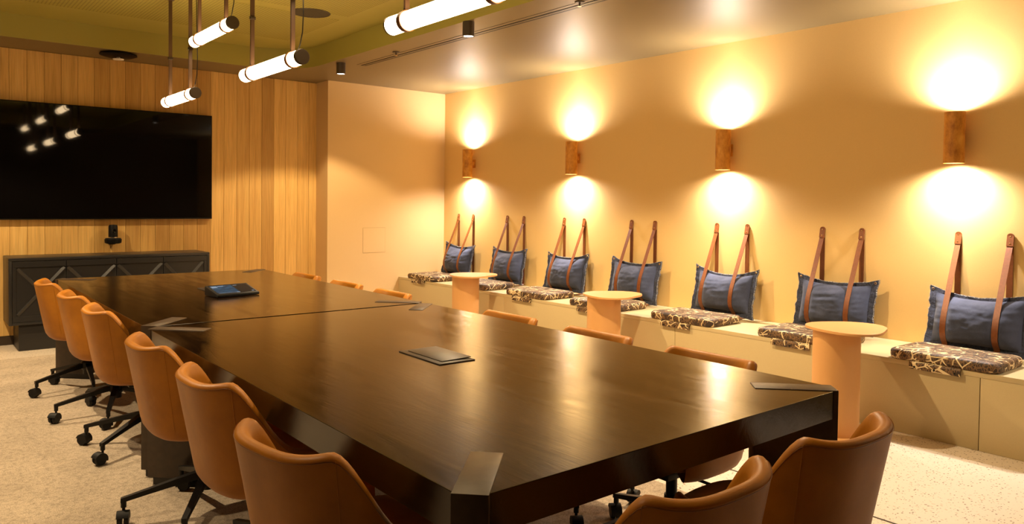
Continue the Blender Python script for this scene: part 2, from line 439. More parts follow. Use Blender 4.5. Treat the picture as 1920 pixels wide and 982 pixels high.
# slot diffuser
sd = thing('slot_diffuser', 'long black twin slot air diffuser in the ceiling by the downlights', 'air vent', (3.575, 4.8, ZS))
for nm, x0, x1, m_, z0 in (('slot', -0.014, 0.002, 'black', -0.003), ('slot', 0.022, 0.038, 'black', -0.003), ('rail', 0.003, 0.021, 'soffit', -0.002), ('edge_trim', -0.060, -0.055, 'bronze', -0.002)):
    bm = B(); box(bm, (x0, -3.1, z0), (x1, 1.95, 0.001)); obj(nm, bm, m_, sd, smooth=False)

# sprinklers
def sprinkler(x, y, label):
    t = thing('sprinkler', label, 'sprinkler', (x, y, ZS), group='ceiling sprinklers')
    bm = B(); lathe(bm, [(0, -0.002), (0.034, -0.002), (0.030, -0.008), (0.012, -0.009), (0, -0.009)], 20); obj('flange', bm, 'bronze', t)
    bm = B(); cyl(bm, (0, 0, -0.009), (0, 0, -0.03), 0.007, 0.005, 10); obj('body', bm, 'bronze', t)
    bm = B(); cyl(bm, (0, 0, -0.03), (0, 0, -0.033), 0.013, n=12); obj('deflector', bm, 'brass', t)
sprinkler(3.475, 5.93, 'small sprinkler head between the two black downlights')
sprinkler(3.51, 3.62, 'small sprinkler head at the top edge above the slot diffuser')

# round ceiling speaker, ceiling microphone
sp = thing('ceiling_speaker', 'round dark olive speaker grille in the raised ceiling', 'speaker', (2.64, 5.875, ZT))
bm = B(); lathe(bm, [(0, -0.004), (0.148, -0.004), (0.148, 0.0)], 40); obj('grille', bm, 'speaker', sp)
bm = B(); lathe(bm, [(0.148, -0.001), (0.149, -0.006), (0.155, -0.006), (0.157, 0.0)], 40); obj('rim', bm, 'bronze', sp)
mc = thing('ceiling_sensor', 'flat black disc sensor with white tip on the ceiling above the television', 'ceiling sensor', (1.60, 7.765, ZS))
bm = B(); lathe(bm, [(0, 0), (0.10, 0), (0.155, -0.010), (0.158, -0.020), (0.12, -0.034), (0, -0.036)], 40); obj('disc', bm, 'blackplastic', mc)
bm = B(); lathe(bm, [(0, -0.036), (0.015, -0.036), (0.015, -0.050), (0.048, -0.052), (0.044, -0.060), (0.012, -0.064), (0, -0.065)], 24); obj('tip', bm, 'white', mc)

# surface downlights
def pod(x, y, label, k=1.0):
    t = thing('downlight', label, 'downlight', (x, y, ZS), group='cylinder downlights')
    bm = B(); lathe(bm, [(0, 0), (0.044, 0), (0.044, -0.108), (0.038, -0.108), (0.036, -0.104)], 32); obj('housing', bm, 'bronze', t)
    bm = B(); lathe(bm, [(0, -0.100), (0.0365, -0.100), (0.0365, -0.104), (0, -0.106)], 24); obj('lens', bm, 'podlens', t)
    ld = bpy.data.lights.new('downlight_lamp', 'SPOT'); ld.energy = POD_W * k; ld.color = POD_COL
    ld.spot_size = math.radians(119); ld.spot_blend = 0.22; ld.shadow_soft_size = 0.02
    lo = bpy.data.objects.new('downlight_lamp', ld); COL.objects.link(lo); lo.parent = t; lo.location = (0, 0, -0.112)
pod(3.36, 6.78, 'black cylinder downlight nearest the cream back wall', 0.68)
pod(3.295, 4.575, 'black cylinder downlight crossing the slot diffuser')
pod(3.295, 2.85, 'black cylinder downlight over the near end of the bench walkway')
for y, w, k in ((6.78, 'far', 1.0), (4.575, 'middle', 1.0), (2.37, 'near', 0.32)):  # near one is unseen, added dimmer to lift the near chairs
    pod(0.02, y, 'black cylinder downlight above the left row of chairs, %s one' % w, k)

# ------------------------------------------------------------------ wall sconces
SCY = [7.234, 5.465, 3.684, 1.949, 0.19]
SCW = ['first wall sconce from the back corner, copper cylinder', 'second wall sconce from the back corner, copper cylinder',
       'third wall sconce from the back corner, copper cylinder', 'wall sconce nearest the camera, mottled copper cylinder', 'copper wall sconce beyond the right edge of the view']
SX = XW - 0.098
bm = B(); lathe(bm, [(0.060, 0.1625), (0.060, -0.1625), (0.0565, -0.1625), (0.0565, 0.1625), (0.060, 0.1625)], 40); me_sh = mesh('shade', bm, 'patina')
bm = B(); lathe(bm, [(0.0, 0.148), (0.056, 0.148)], 32); me_ba = mesh('baffle', bm, 'lining')
bm = B(); lathe(bm, [(0.0, 0.1540), (0.038, 0.1540), (0.042, 0.149)], 24); me_l1 = mesh('lens', bm, 'sconcelens')
bm = B(); box(bm, (0.058, -0.018, -0.022), (0.098, 0.018, 0.022), 0.003); me_br = mesh('bracket', bm, 'patina')
bm = B(); box(bm, (0.088, -0.03, -0.05), (0.098, 0.03, 0.05), 0.003); me_pl = mesh('wall_plate', bm, 'patina')
for y, lab in zip(SCY, SCW):
    t = thing('wall_sconce', lab, 'wall lamp', (SX, y, 1.80), group='copper wall sconces')
    link('shade', me_sh, t); link('baffle', me_ba, t); link('baffle', me_ba, t, rot=(PI, 0, 0)); link('bracket', me_br, t); link('wall_plate', me_pl, t)
    link('lens', me_l1, t); link('lens', me_l1, t, rot=(PI, 0, 0))
    for s in (1, -1):
        ld = bpy.data.lights.new('sconce_lamp', 'SPOT'); ld.energy = SCONCE_W; ld.color = SCONCE_COL
        ld.spot_size = math.radians(164); ld.spot_blend = 1.0; ld.shadow_soft_size = 0.03
        lo = bpy.data.objects.new('sconce_lamp', ld); COL.objects.link(lo); lo.parent = t
        lo.location = (0, 0, s * 0.157); lo.rotation_euler = (PI if s > 0 else 0, 0, 0)

# ------------------------------------------------------------------ bench
be = thing('bench', 'long built-in khaki bench running along the mustard wall', 'bench', (XB, 0, 0))
bm = B(); box(bm, (0.0, YN + 0.002, ZB - 0.03), (XW - XB - 0.002, YC - 0.002, ZB), 0.002); obj('seat_top', bm, 'bench', be)
bm = B(); box(bm, (0.022, YN + 0.004, 0.002), (XW - XB - 0.004, YC - 0.004, ZB - 0.031)); obj('carcass', bm, 'seamdark', be, smooth=False)
seams = [YN, -0.55, 1.575, 3.70, 5.83, YC]
for y0, y1 in zip(seams, seams[1:]):
    bm = B(); box(bm, (0.002, y0 + 0.002, 0.001), (0.02, y1 - 0.002, ZB - 0.0305), 0.001); obj('front_panel', bm, 'bench', be)

# ------------------------------------------------------------------ cushions, straps, seat pads
CYS = [7.378, 6.438, 5.505, 4.607, 3.645, 2.716, 1.794]
STR = [(7.526, 7.229), (6.582, 6.294), (5.648, 5.361), (4.735, 4.455), (3.79, 3.50), (2.863, 2.569), (1.941, 1.647)]
ORD = ['nearest the back corner', 'second from the back corner', 'third from the back corner', 'fourth from the back corner',
       'third from the camera end', 'second from the camera end', 'nearest the camera']
HWC, HHC = 0.300, 0.195
def make_cushion(i, yc):
    rng = random.Random(40 + i); so = Vector((i * 13.7, i * 5.1, 0))
    t = thing('denim_cushion', 'dark blue denim cushion with frayed border, ' + ORD[i], 'cushion', (XW - 0.135, yc, ZB + 0.005), group='denim cushions hung on straps')
    tilt = 0.20 + rng.uniform(-0.03, 0.03)          # leans back towards the wall
    roll = rng.uniform(-0.03, 0.04)
    cz = HHC + 0.02
    dips = 0.045 + rng.uniform(-0.012, 0.012)
    def place(u, v, n):
        """u,v in -1..1 across/up, n = outward thickness (towards the room)"""
        y = -u * HWC * (1 - 0.05 * (1 - v * v)); z = v * HHC * (1 - 0.05 * (1 - u * u))
        if v > 0: z -= dips * max(0.0, 1 - u * u) ** 0.9 * v * v
        z += roll * y
        w = noise.noise(Vector((u * 2.2, v * 2.2, 0)) + so) * 0.010 * (abs(u) ** 3 + abs(v) ** 3)
        xx = -n + w
        return Vector((xx + tilt * z + 0.0, y, z + cz))
    # flange
    bm = B(); NU, NV = 44, 30; g = []
    def wob(u, v):
        k = 1 + 0.035 * noise.noise(Vector((u * 6, v * 6, 3)) + so) + 0.004 * noise.noise(Vector((u * 18, v * 18, 9)) + so)
        return u * k, v * k
    for s in (0.004, -0.004):
        g.append([[bm.verts.new(place(*wob(-1 + 2 * a / NU, -1 + 2 * b / NV), s + 0.004 * noise.noise(Vector((a * 0.5, b * 0.5, 0)) + so))) for b in range(NV + 1)] for a in range(NU + 1)])
    for k, gg in enumerate(g):
        for a in range(NU):
            for b in range(NV): bm.faces.new((gg[a][b], gg[a + 1][b], gg[a + 1][b + 1], gg[a][b + 1]))
    ring = [(a, 0) for a in range(NU)] + [(NU, b) for b in range(NV)] + [(a, NV) for a in range(NU, 0, -1)] + [(0, b) for b in range(NV, 0, -1)]
    for k in range(len(ring)):
        (a, b), (c_, d) = ring[k], ring[(k + 1) % len(ring)]
        bm.faces.new((g[0][a][b], g[0][c_][d], g[1][c_][d], g[1][a][b]))
    edge_pts = [g[0][a][b].co.copy() for a, b in ring]
    obj('flange', bm, 'denim_edge', t, angle=60)
    # frayed white thread round the rim
    bm = B()
    cen = place(0, 0, 0)
    for k in range(len(edge_pts)):
        p, q = edge_pts[k], edge_pts[(k + 1) % len(edge_pts)]
        for j in range(3):
            s = p.lerp(q, (j + rng.random()) / 3); d = (s - cen); d.x = 0; d.normalize()
            e = s + d * rng.uniform(0.001, 0.0042) + Vector((rng.uniform(-.003, .001), rng.uniform(-.003, .003), rng.uniform(-.003, .003)))
            s2 = s - d * 0.0035 - Vector((0.0035, 0, 0)); tg = (q - p).normalized() * 0.0014
            bm.faces.new([bm.verts.new(s2 - tg), bm.verts.new(s2 + tg), bm.verts.new(e + tg * 0.6), bm.verts.new(e - tg * 0.6)])
    fr = obj('frayed_edge', bm, 'fringe', t, smooth=False); fr['kind'] = 'stuff'
    # pillow
    uy = [-(s - yc) / HWC for s in STR[i]]
    IU, IV = 0.86, 0.82
    TH = 0.098 + rng.uniform(-0.008, 0.012)
    def thick(u, v):
        a = max(0.0, 1 - abs(u / IU) ** 2.8); b = max(0.0, 1 - abs(v / IV) ** 2.6)
        h = TH * (a ** 0.72) * (b ** 0.72)
        for us in uy: h -= 0.017 * math.exp(-((u - us) / 0.085) ** 2) * (a * b) ** 0.5
        ridge = noise.noise(Vector((u * 2.2 + v * 1.5, v * 6.5 - u * 1.2, 1)) + so)
        qs = 1.0
        for us in uy: qs *= 1 - 0.92 * math.exp(-((u - us) / 0.10) ** 2)
        h += 0.009 * ridge * (a * b) ** 0.5 * qs
        h += 0.004 * noise.noise(Vector((u * 9, v * 14, 4)) + so) * (a * b) ** 0.6 * qs
        h -= 0.010 * v * (a * b) ** 0.5
        return max(0.0035, h)
    bm = B(); NU, NV = 56, 36
    gg = [[bm.verts.new(place(IU * (-1 + 2 * a / NU), IV * (-1 + 2 * b / NV), 0.004 + thick(IU * (-1 + 2 * a / NU), IV * (-1 + 2 * b / NV)))) for b in range(NV + 1)] for a in range(NU + 1)]
    for a in range(NU):
        for b in range(NV): bm.faces.new((gg[a][b], gg[a + 1][b], gg[a + 1][b + 1], gg[a][b + 1]))
    obj('pillow', bm, 'denim', t, angle=180)
    bm = B()
    gg = [[bm.verts.new(place(IU * (-1 + a / 10), IV * (-1 + b / 8), -0.004 - 0.3 * thick(IU * (-1 + a / 10), IV * (-1 + b / 8)))) for b in range(17)] for a in range(21)]
    for a in range(20):
        for b in range(16): bm.faces.new((gg[a][b], gg[a][b + 1], gg[a + 1][b + 1], gg[a + 1][b]))
    obj('pillow_back', bm, 'denim', t, angle=180)
    for u in (-0.93, 0.93):
        bm = B(); p = place(u, 0.90, 0.006)
        lathe(bm, [(0.0045, 0.001), (0.006, 0.003), (0.0085, 0.001), (0.0085, -0.001)], 14, Matrix.Translation(p) @ Matrix.Rotation(-PI / 2, 4, 'Y'))
        obj('eyelet', bm, 'brass', t)
    # straps: path in world space round the cushion
    base = Vector((XW - 0.135, yc, ZB + 0.005))
    for j, ys in enumerate(STR[i]):
        u = -(ys - yc) / HWC
        st = thing('leather_strap', 'tan leather strap, %s one on the denim cushion %s' % (('left', 'right')[j], ORD[i]), 'strap', (XW, ys, 1.18), group='leather cushion straps')
        o0 = Vector((XW, ys, 1.18))
        path = []
        for v in [0.78, 0.66, 0.5, 0.34, 0.17, 0, -0.17, -0.34, -0.5, -0.64, -0.76, -0.84]:
            q = base + place(u, v, 0.0105 + thick(u, v)); path.append(Vector((q.x, ys, q.z)))
        # straight run from the tab: drop the points the taut strap skips
        top = Vector((XW - 0.014, ys, 1.130))
        while len(path) > 2:
            a_ = (path[0].x - top.x) / (path[0].z - top.z); b_ = (path[1].x - top.x) / (path[1].z - top.z)
            if b_ > a_: path.pop(0)
            else: break
        zb = ZB + 0.006
        front = [top] + [top.lerp(path[0], k / 8) for k in range(1, 8)] + path
        front += [Vector((path[-1].x + 0.02, ys, zb + 0.004)), Vector((path[-1].x + 0.05, ys, zb)), Vector((XW - 0.03, ys, zb)), Vector((XW - 0.010, ys, zb + 0.012))]
        back = [Vector((XW - 0.006, ys, zb + 0.04)), Vector((XW - 0.005, ys, 0.8)), Vector((XW - 0.005, ys, 1.12))]
        bm = B(); ribbon(bm, [q - o0 for q in front + back], (0, 1, 0), 0.034, 0.0035); obj('strap_band', bm, 'belt', st, angle=30)
        bm = B()
        pts = [(-0.019 * math.cos(k * PI / 10), 0.004 + 0.017 * math.sin(k * PI / 10)) for k in range(11)] + [(0.019, -0.058), (-0.019, -0.058)]
        f0 = [bm.verts.new((-0.004 - (0.010 if z < -0.03 else 0.0), y, z)) for y, z in pts]
        f1 = [bm.verts.new((-0.012 - (0.012 if z < -0.03 else 0.0), y, z)) for y, z in pts]
        bm.faces.new(f0); bm.faces.new(list(reversed(f1)))
        for k in range(len(pts)): bm.faces.new((f0[k], f0[(k + 1) % len(pts)], f1[(k + 1) % len(pts)], f1[k]))
        obj('tab', bm, 'belt', st, smooth=False)
        for xx, z in ((-0.0115, 0.001), (-0.0205, -0.043)):
            bm = B(); lathe(bm, [(0.0058, 0), (0.005, 0.0022), (0, 0.0034)], 14, Matrix.Translation((xx, 0, z)) @ Matrix.Rotation(-PI / 2, 4, 'Y'))
            obj('rivet', bm, 'brass', st)
for i, yc in enumerate(CYS): make_cushion(i, yc - 0.02)

PADDY = [0.0, -0.02, 0.01, 0.0, 0.02, -0.02, -0.01]
for i, yc in enumerate(CYS):
    rng = random.Random(7 + i)
    PX0, PX1, PH = XB - 0.012, XB + 0.405, 0.060
    t = thing('seat_pad', 'reed camouflage seat pad with front flap, ' + ORD[i], 'seat pad', (XB, yc + PADDY[i], ZB), rng.uniform(-0.03, 0.03), group='camouflage seat pads')
    bm = B(); pts = rrect(-0.008, 0.405, -0.30, 0.30, 0.055, 8); n = len(pts)
    cx, cy = 0.2, 0.0
    rings = []
    for sc_, z in ((0.965, 0.002), (0.99, 0.008), (1.0, 0.02), (1.0, 0.040), (0.988, 0.052), (0.955, 0.059), (0.80, 0.062), (0.4, 0.064)):
        rings.append([bm.verts.new((cx + (px - cx) * sc_, cy + (py - cy) * sc_, z + 0.004 * noise.noise(Vector((px * 8, py * 8, z * 30 + i * 7))))) for px, py in pts])
    for a, c in zip(rings, rings[1:]):
        for k in range(n): bm.faces.new((a[k], a[(k + 1) % n], c[(k + 1) % n], c[k]))
    bm.faces.new(rings[-1]); bm.faces.new(list(reversed(rings[0])))
    obj('pad', bm, 'camo', t, angle=60)
    bm = B(); y0, y1 = -0.115, 0.165
    prof = [(0.02, 0.002), (-0.010, 0.003), (-0.016, -0.002), (-0.018, -0.012), (-0.0175, -0.027), (-0.016, -0.040)]
    ribbon(bm, [(px, (y0 + y1) / 2, pz) for px, pz in prof], (0, 1, 0), y1 - y0, 0.005)
    fl = obj('flap', bm, 'camo', t, angle=60)
    for y in (y0 + 0.03, (y0 + y1) / 2 - 0.0, y1 - 0.03):
        bm = B(); lathe(bm, [(0.0065, 0), (0.0055, 0.002), (0, 0.003)], 12, Matrix.Translation((-0.0200, y, -0.027)) @ Matrix.Rotation(-PI / 2, 4, 'Y'))
        obj('snap', bm, 'black', fl)

# ------------------------------------------------------------------ side tables
def pebble(s, n=48):
    pts = []
    for k in range(n):
        a = 2 * PI * k / n
        r = s * (1 + 0.085 * math.cos(3 * a + 0.6) + 0.05 * math.cos(2 * a - 0.4))
        pts.append((r * math.cos(a), r * math.sin(a)))
    return pts
bm = B(); prism(bm, [(px + 0.052, py - 0.042) for px, py in pebble(0.232)], 0.622, 0.636, 0.004); me_tt = mesh('table_top', bm, 'clay', angle=20)
bm = B(); cyl(bm, (0, 0, 0.006), (0, 0, 0.622), 0.133, n=48); me_tc = mesh('column', bm, 'clay', angle=30)
bm = B(); prism(bm, [(px + 0.035, py - 0.03) for px, py in pebble(0.215)], 0.0, 0.008, 0.002); me_tb = mesh('base_plate', bm, 'clay', angle=20)
for (x, y, lab) in ((4.335, 6.02, 'farthest clay pedestal side table with pebble top, beside the back corner'), (4.335, 4.145, 'middle clay pedestal side table with pebble top'),
                    (4.335, 2.235, 'clay pedestal side table with pebble top nearest the camera')):
    t = thing('side_table', lab, 'side table', (x, y, 0), group='clay pedestal side tables')
    link('table_top', me_tt, t); link('column', me_tc, t); link('base_plate', me_tb, t)

# ------------------------------------------------------------------ conference tables
TX0, TX1 = 0.9117, 2.4746
def conference(y0, y1, label, hatch_y, gap=0):
    t = thing('conference_table', label, 'table', ((TX0 + TX1) / 2, (y0 + y1) / 2, 0), group='dark timber conference tables')
    hx, hy = (TX1 - TX0) / 2, (y1 - y0) / 2
    c = 0.058; TH = 0.092
    pts = [(hx - c, hy), (-hx + c, hy), (-hx, hy - c), (-hx, -hy + c), (-hx + c, -hy), (hx - c, -hy), (hx, -hy + c), (hx, hy - c)]
    bm = B(); prism(bm, pts, 0.74 - TH, 0.74, 0.0015); obj('tabletop', bm, 'tabletop', t, smooth=False)
    for sx in (-1, 1):
        for sy in (-1, 1):
            ang = math.atan2(-sy, -sx)
            ox, oy = sx * (hx - 0.018), sy * (hy - 0.018)
            bm = B(); box(bm, (0.0, -0.041, 0.045), (0.272, 0.041, 0.7425), 0.002)
            lg = obj('leg', bm, 'tableleg', t, (ox, oy, 0), (0, 0, ang))
            bm = B(); box(bm, (0.022, -0.030, 0.0), (0.250, 0.030, 0.045)); obj('foot', bm, 'plinth', lg)
    if gap:
        bm = B(); box(bm, (-hx + 0.06, hy, 0.66), (hx - 0.06, hy + gap, 0.728)); obj('joint_strip', bm, 'black', t, smooth=False)  # black filler standing in for the shade deep in the gap
    # power hatch with lifted flap
    hb = link('power_hatch', None, t, (-0.035, hatch_y - (y0 + y1) / 2, 0.74), (0, 0, -0.02)); hb.empty_display_size = 0.05
    bm = B(); box(bm, (-0.078, -0.155, 0.0), (0.085, 0.155, 0.004), 0.001)
    hb2 = obj('hatch_frame', bm, 'hatch', hb)
    bm = B(); box(bm, (-0.050, -0.128, 0.004), (0.085, 0.128, 0.0075), 0.0015); obj('hatch_lid', bm, 'hatch', hb, (0, 0, 0.001), (0, -0.028, 0))
conference(1.2507, 3.836, 'near half of the long dark timber conference table', 2.505, 0.025)
conference(3.862, 6.4853, 'far half of the long dark timber conference table, by the sideboard', 5.17)

# touch panel on the far table
tp = thing('touch_panel', 'black touch screen controller lying on the far half of the table', 'touch panel', (1.655, 4.845, 0.7402), 0.16)
bm = B()
w, d = 0.142, 0.085
pv = [(-w, -d, 0.002), (w, -d, 0.002), (w, d, 0.002), (-w, d, 0.002), (-w, -d, 0.018), (w, -d, 0.018), (w, d, 0.062), (-w, d, 0.062)]
vv = [bm.verts.new(q) for q in pv]
for f in ((3, 2, 1, 0), (4, 5, 6, 7), (0, 1, 5, 4), (1, 2, 6, 5), (2, 3, 7, 6), (3, 0, 4, 7)): bm.faces.new([vv[k] for k in f])
bmesh.ops.bevel(bm, geom=bm.edges[:], offset=0.004, segments=2, affect='EDGES', profile=0.5)
obj('wedge_body', bm, 'blackplastic', tp)
slope = math.atan2(0.044, 2 * d)
def on_face(x0, x1, s0, s1, h, m_, name, parent):
    bm = B(); box(bm, (x0, s0, h), (x1, s1, h + 0.0005))
    return obj(name, bm, m_, parent, (0, -d, 0.018), (slope, 0, 0), smooth=False)
M['ui_blue'] = emit('screen_blue', (0.020, 0.085, 0.16), 1.0, (0.002, 0.002, 0.002))
nt = M['ui_blue'].node_tree
n_ = N(nt, 'TexNoise', {'Vector': coords(nt, (30, 60, 1)), 'Scale': 1.0, 'Detail': 4.0})
nt.links.new(ramp(nt, n_.outputs[0], [(0.35, (0.006, 0.025, 0.055)), (0.65, (0.025, 0.09, 0.15))]).outputs[0], nt.nodes['Principled BSDF'].inputs['Emission Color'])
M['ui_dark'] = emit('screen_dark', (0.020, 0.017, 0.016), 0.7, (0.002, 0.002, 0.002))
M['ui_white'] = emit('screen_white', (0.40, 0.50, 0.62), 0.6, (0.002, 0.002, 0.002))
scr = on_face(-0.127, 0.127, 0.018, 0.158, 0.0005, 'ui_dark', 'screen', tp)
for x0, x1, s0, s1, m_ in ((-0.125, 0.02, 0.028, 0.156, 'ui_blue'), (-0.118, -0.082, 0.118, 0.148, 'ui_white'), (-0.076, -0.035, 0.138, 0.148, 'ui_white'),
                           (0.03, 0.055, 0.140, 0.146, 'ui_white'), (-0.12, 0.0, 0.022, 0.0245, 'ui_white'), (0.0, 0.02, 0.020, 0.030, 'ui_white'), (0.105, 0.118, 0.026, 0.036, 'ui_white')):
    bm = B(); box(bm, (x0, s0, 0.001), (x1, s1, 0.0012 + (0.0003 if m_ == 'ui_white' else 0)))
    obj('screen_tile', bm, m_, scr, smooth=False)

# ------------------------------------------------------------------ swivel chairs
def hcurve(a):      # rim height by angle from the back (degrees)
    a = abs(a)
    if a < 46: return 0.752 + 0.014 * (a / 46) ** 2
    k = min(1, (a - 46) / 50); k = k * k * (3 - 2 * k)
    return 0.766 - 0.262 * k
def plan(a, z, off=0.0):
    """point on the shell at angle a (deg, 0 = back) and height z; off moves it inwards"""
    k = (z - 0.44) / 0.33
    hw = 0.232 + 0.026 * k - off; bk = 0.255 + 0.062 * max(k, -0.2) - off; fr = 0.235 - off * 0.2
    ar = math.radians(a); c, s = math.cos(ar), math.sin(ar)
    e = 2 / 3.0
    X = -math.copysign(abs(c) ** e, c); Y = math.copysign(abs(s) ** e, s)
    X *= bk if X < 0 else fr
    return X, Y * hw
AM = 128
def chair_meshes():
    ms = {}
    NA = 64; angs = [-AM + 2 * AM * k / NA for k in range(NA + 1)]
    # outer shell
    bm = B(); rows = []
    prof = [(0.372, 0.60), (0.374, 0.80), (0.380, 0.895), (0.392, 0.955), (0.412, 0.99), (0.44, 1.0)]
    for z, k in prof: rows.append([bm.verts.new((plan(a, z)[0] * k, plan(a, z)[1] * k, z)) for a in angs])
    for f in [j / 10 for j in range(1, 11)]:
        r_ = []
        for a in angs:
            z = 0.44 + (hcurve(a) - 0.44) * f; X, Y = plan(a, z); r_.append(bm.verts.new((X, Y, z)))
        rows.append(r_)
    for r1, r2 in zip(rows, rows[1:]):
        for k in range(NA): bm.faces.new((r1[k], r1[k + 1], r2[k + 1], r2[k]))
    ctr = bm.verts.new((0.0, 0, 0.371))
    for k in range(NA): bm.faces.new((ctr, rows[0][k + 1], rows[0][k]))
    ms['outer_shell'] = mesh('outer_shell', bm, 'leather', angle=50)
    # inner padding
    bm = B(); rows = []
    for f, off, dz in ((0.0, 0.0015, -0.008), (0.0, 0.0025, 0.001), (0.0, 0.009, 0.0085), (0.0, 0.019, 0.011), (0.0, 0.030, 0.008), (0.0, 0.038, -0.002)):
        rows.append([bm.verts.new((*plan(a, hcurve(a), off), hcurve(a) + dz)) for a in angs])
    for f in [j / 9 for j in range(1, 10)]:
        r_ = []
        for a in angs:
            z = hcurve(a) + (0.445 - hcurve(a)) * f; X, Y = plan(a, z, 0.040); r_.append(bm.verts.new((X, Y, z)))
        rows.append(r_)
    for r1, r2 in zip(rows, rows[1:]):
        for k in range(NA): bm.faces.new((r1[k], r1[k + 1], r2[k + 1], r2[k]))
    ms['backrest_pad'] = mesh('backrest_pad', bm, 'leather', angle=60)
    # piping round the rim
    bm = B(); tube(bm, [(*plan(a, hcurve(a) - 0.006, 0.0005), hcurve(a) - 0.004) for a in angs], 0.0019, 6)
    ms['piping'] = mesh('piping', bm, 'piping', angle=80)
    # two vertical seams on the outside of the shell
    for s in (-1, 1):
        bm = B(); pts = []
        for j in range(15):
            a = s * (50 + 0 * j); z = 0.43 + (hcurve(a) - 0.43) * j / 14; X, Y = plan(a, z, -0.0003); pts.append((X, Y, z))
        tube(bm, pts, 0.0010, 5); ms['seam%d' % s] = mesh('seam', bm, 'leather', angle=80)
    # seat cushion
    bm = B(); rows = []
    sa = [-180 + 360 * k / 48 for k in range(48)]
    def sp(a, k):
        X, Y = plan(a, 0.45, 0.040); 
        if X > 0: X *= 1.04
        return X * k, Y * k
    for k, z in ((0.94, 0.412), (1.0, 0.425), (1.005, 0.445), (0.985, 0.462), (0.93, 0.472), (0.7, 0.474), (0.35, 0.470)):
        rows.append([bm.verts.new((*sp(a, k), z)) for a in sa])
    for r1, r2 in zip(rows, rows[1:]):
        for k in range(48): bm.faces.new((r1[k], r1[(k + 1) % 48], r2[(k + 1) % 48], r2[k]))
    bm.faces.new(rows[-1]); bm.faces.new(list(reversed(rows[0])))
    ms['seat'] = mesh('seat', bm, 'leather', angle=60)
    bm = B(); tube(bm, [(*sp(a, 1.006), 0.452) for a in sa + sa[:1]], 0.0035, 6); ms['seat_piping'] = mesh('seat_piping', bm, 'piping', angle=80)
    # mechanism, column, hub, star legs, castors
    bm = B(); box(bm, (-0.11, -0.07, 0.340), (0.11, 0.07, 0.371), 0.006); cyl(bm, (0.02, 0.05, 0.352), (0.02, 0.22, 0.350), 0.006, n=8)
    ms['mechanism'] = mesh('mechanism', bm, 'black', angle=30)
    bm = B(); lathe(bm, [(0.0, 0.105), (0.028, 0.105), (0.028, 0.25), (0.022, 0.252), (0.022, 0.342), (0, 0.342)], 24); ms['column'] = mesh('column', bm, 'black')
    bm = B(); lathe(bm, [(0, 0.135), (0.034, 0.137), (0.043, 0.15), (0.042, 0.188), (0.032, 0.200), (0, 0.200)], 24); ms['hub'] = mesh('hub', bm, 'black')
    bm = B()
    secs = [(0.02, 0.172, 0.017, 0.017), (0.12, 0.152, 0.0145, 0.0135), (0.24, 0.124, 0.012, 0.0105), (0.322, 0.105, 0.0105, 0.0095), (0.336, 0.102, 0.010, 0.009)]
    rows = [[bm.verts.new((xx, sy * wy, zz + sz * hz)) for sy, sz in ((-1, -1), (1, -1), (1, 1), (-1, 1))] for xx, zz, wy, hz in secs]
    for r1, r2 in zip(rows, rows[1:]):
        for k in range(4): bm.faces.new((r1[k], r1[(k + 1) % 4], r2[(k + 1) % 4], r2[k]))
    bm.faces.new(rows[0]); bm.faces.new(rows[-1])
    cyl(bm, (0.325, 0, 0.105), (0.325, 0, 0.072), 0.011, n=14)
    ms['leg'] = mesh('leg', bm, 'black', angle=30)
    bm = B()
    for s in (-1, 1):
        cyl(bm, (0, s * 0.005, 0.0), (0, s * 0.021, 0.0), 0.030, 0.027, n=20)
    ms['wheel'] = mesh('wheel', bm, 'wheel', angle=40)
    bm = B(); cyl(bm, (-0.016, 0, 0.02), (-0.016, 0, 0.048), 0.006, n=10)
    pts = [(0.033 * math.cos(math.radians(a)), 0.033 * math.sin(math.radians(a))) for a in range(20, 205, 15)]
    for s in (-1, 1):
        vs_ = [bm.verts.new((px, s * 0.0235, pz)) for px, pz in pts]; 
        bm.faces.new(vs_)
        if s == -1: first = vs_
        else:
            for k in range(len(pts) - 1): bm.faces.new((first[k], first[k + 1], vs_[k + 1], vs_[k]))
    ms['hood'] = mesh('hood', bm, 'wheel', angle=40)
    return ms
CM = chair_meshes()
def chair(x, y, rz, label, group, base_rot=0.3, seed=0, dz=0.0):      # dz: gas lift lowered
    rng = random.Random(seed)
    t = thing('swivel_chair', label, 'chair', (x, y, 0.006), rz, group)
    for k in ('outer_shell', 'backrest_pad', 'piping', 'seat', 'seat_piping', 'mechanism'): link(k, CM[k], t, (0, 0, dz))
    link('column', CM['column'], t, (0, 0, dz)); link('hub', CM['hub'], t)
    link('seam', CM['seam1'], t, (0, 0, dz)); link('seam', CM['seam-1'], t, (0, 0, dz))
    for k in range(5):
        a = base_rot - rz + 2 * PI * k / 5
        lg = link('leg', CM['leg'], t, rot=(0, 0, a))
        ca = rng.uniform(0, 2 * PI)
        cs = link('castor', CM['wheel'], lg, (0.325 + 0.016 * math.cos(ca), 0.016 * math.sin(ca), 0.0305), (0, 0, ca))
        link('castor_hood', CM['hood'], lg, (0.325 + 0.016 * math.cos(ca), 0.016 * math.sin(ca), 0.0305), (0, 0, ca))
    return t
NUMW = ['nearest the sideboard', 'second from the sideboard', 'third from the sideboard', 'third from the camera', 'second from the camera', 'nearest the camera']
LEFT = [(1.03, 5.97, 0.0, 3.39), (1.05, 5.16, 0.02, 3.12), (1.055, 4.42, -0.02, 2.53), (1.03, 3.31, 0.0, 2.89), (1.03, 2.57, 0.02, 2.9), (0.965, 1.80, 0.14, 3.2)]
for i, (x, y, rz, br) in enumerate(LEFT):
    chair(x, y, rz, 'tan leather swivel chair on the left side of the table, ' + NUMW[i], 'chairs along the left side of the table', br, i)
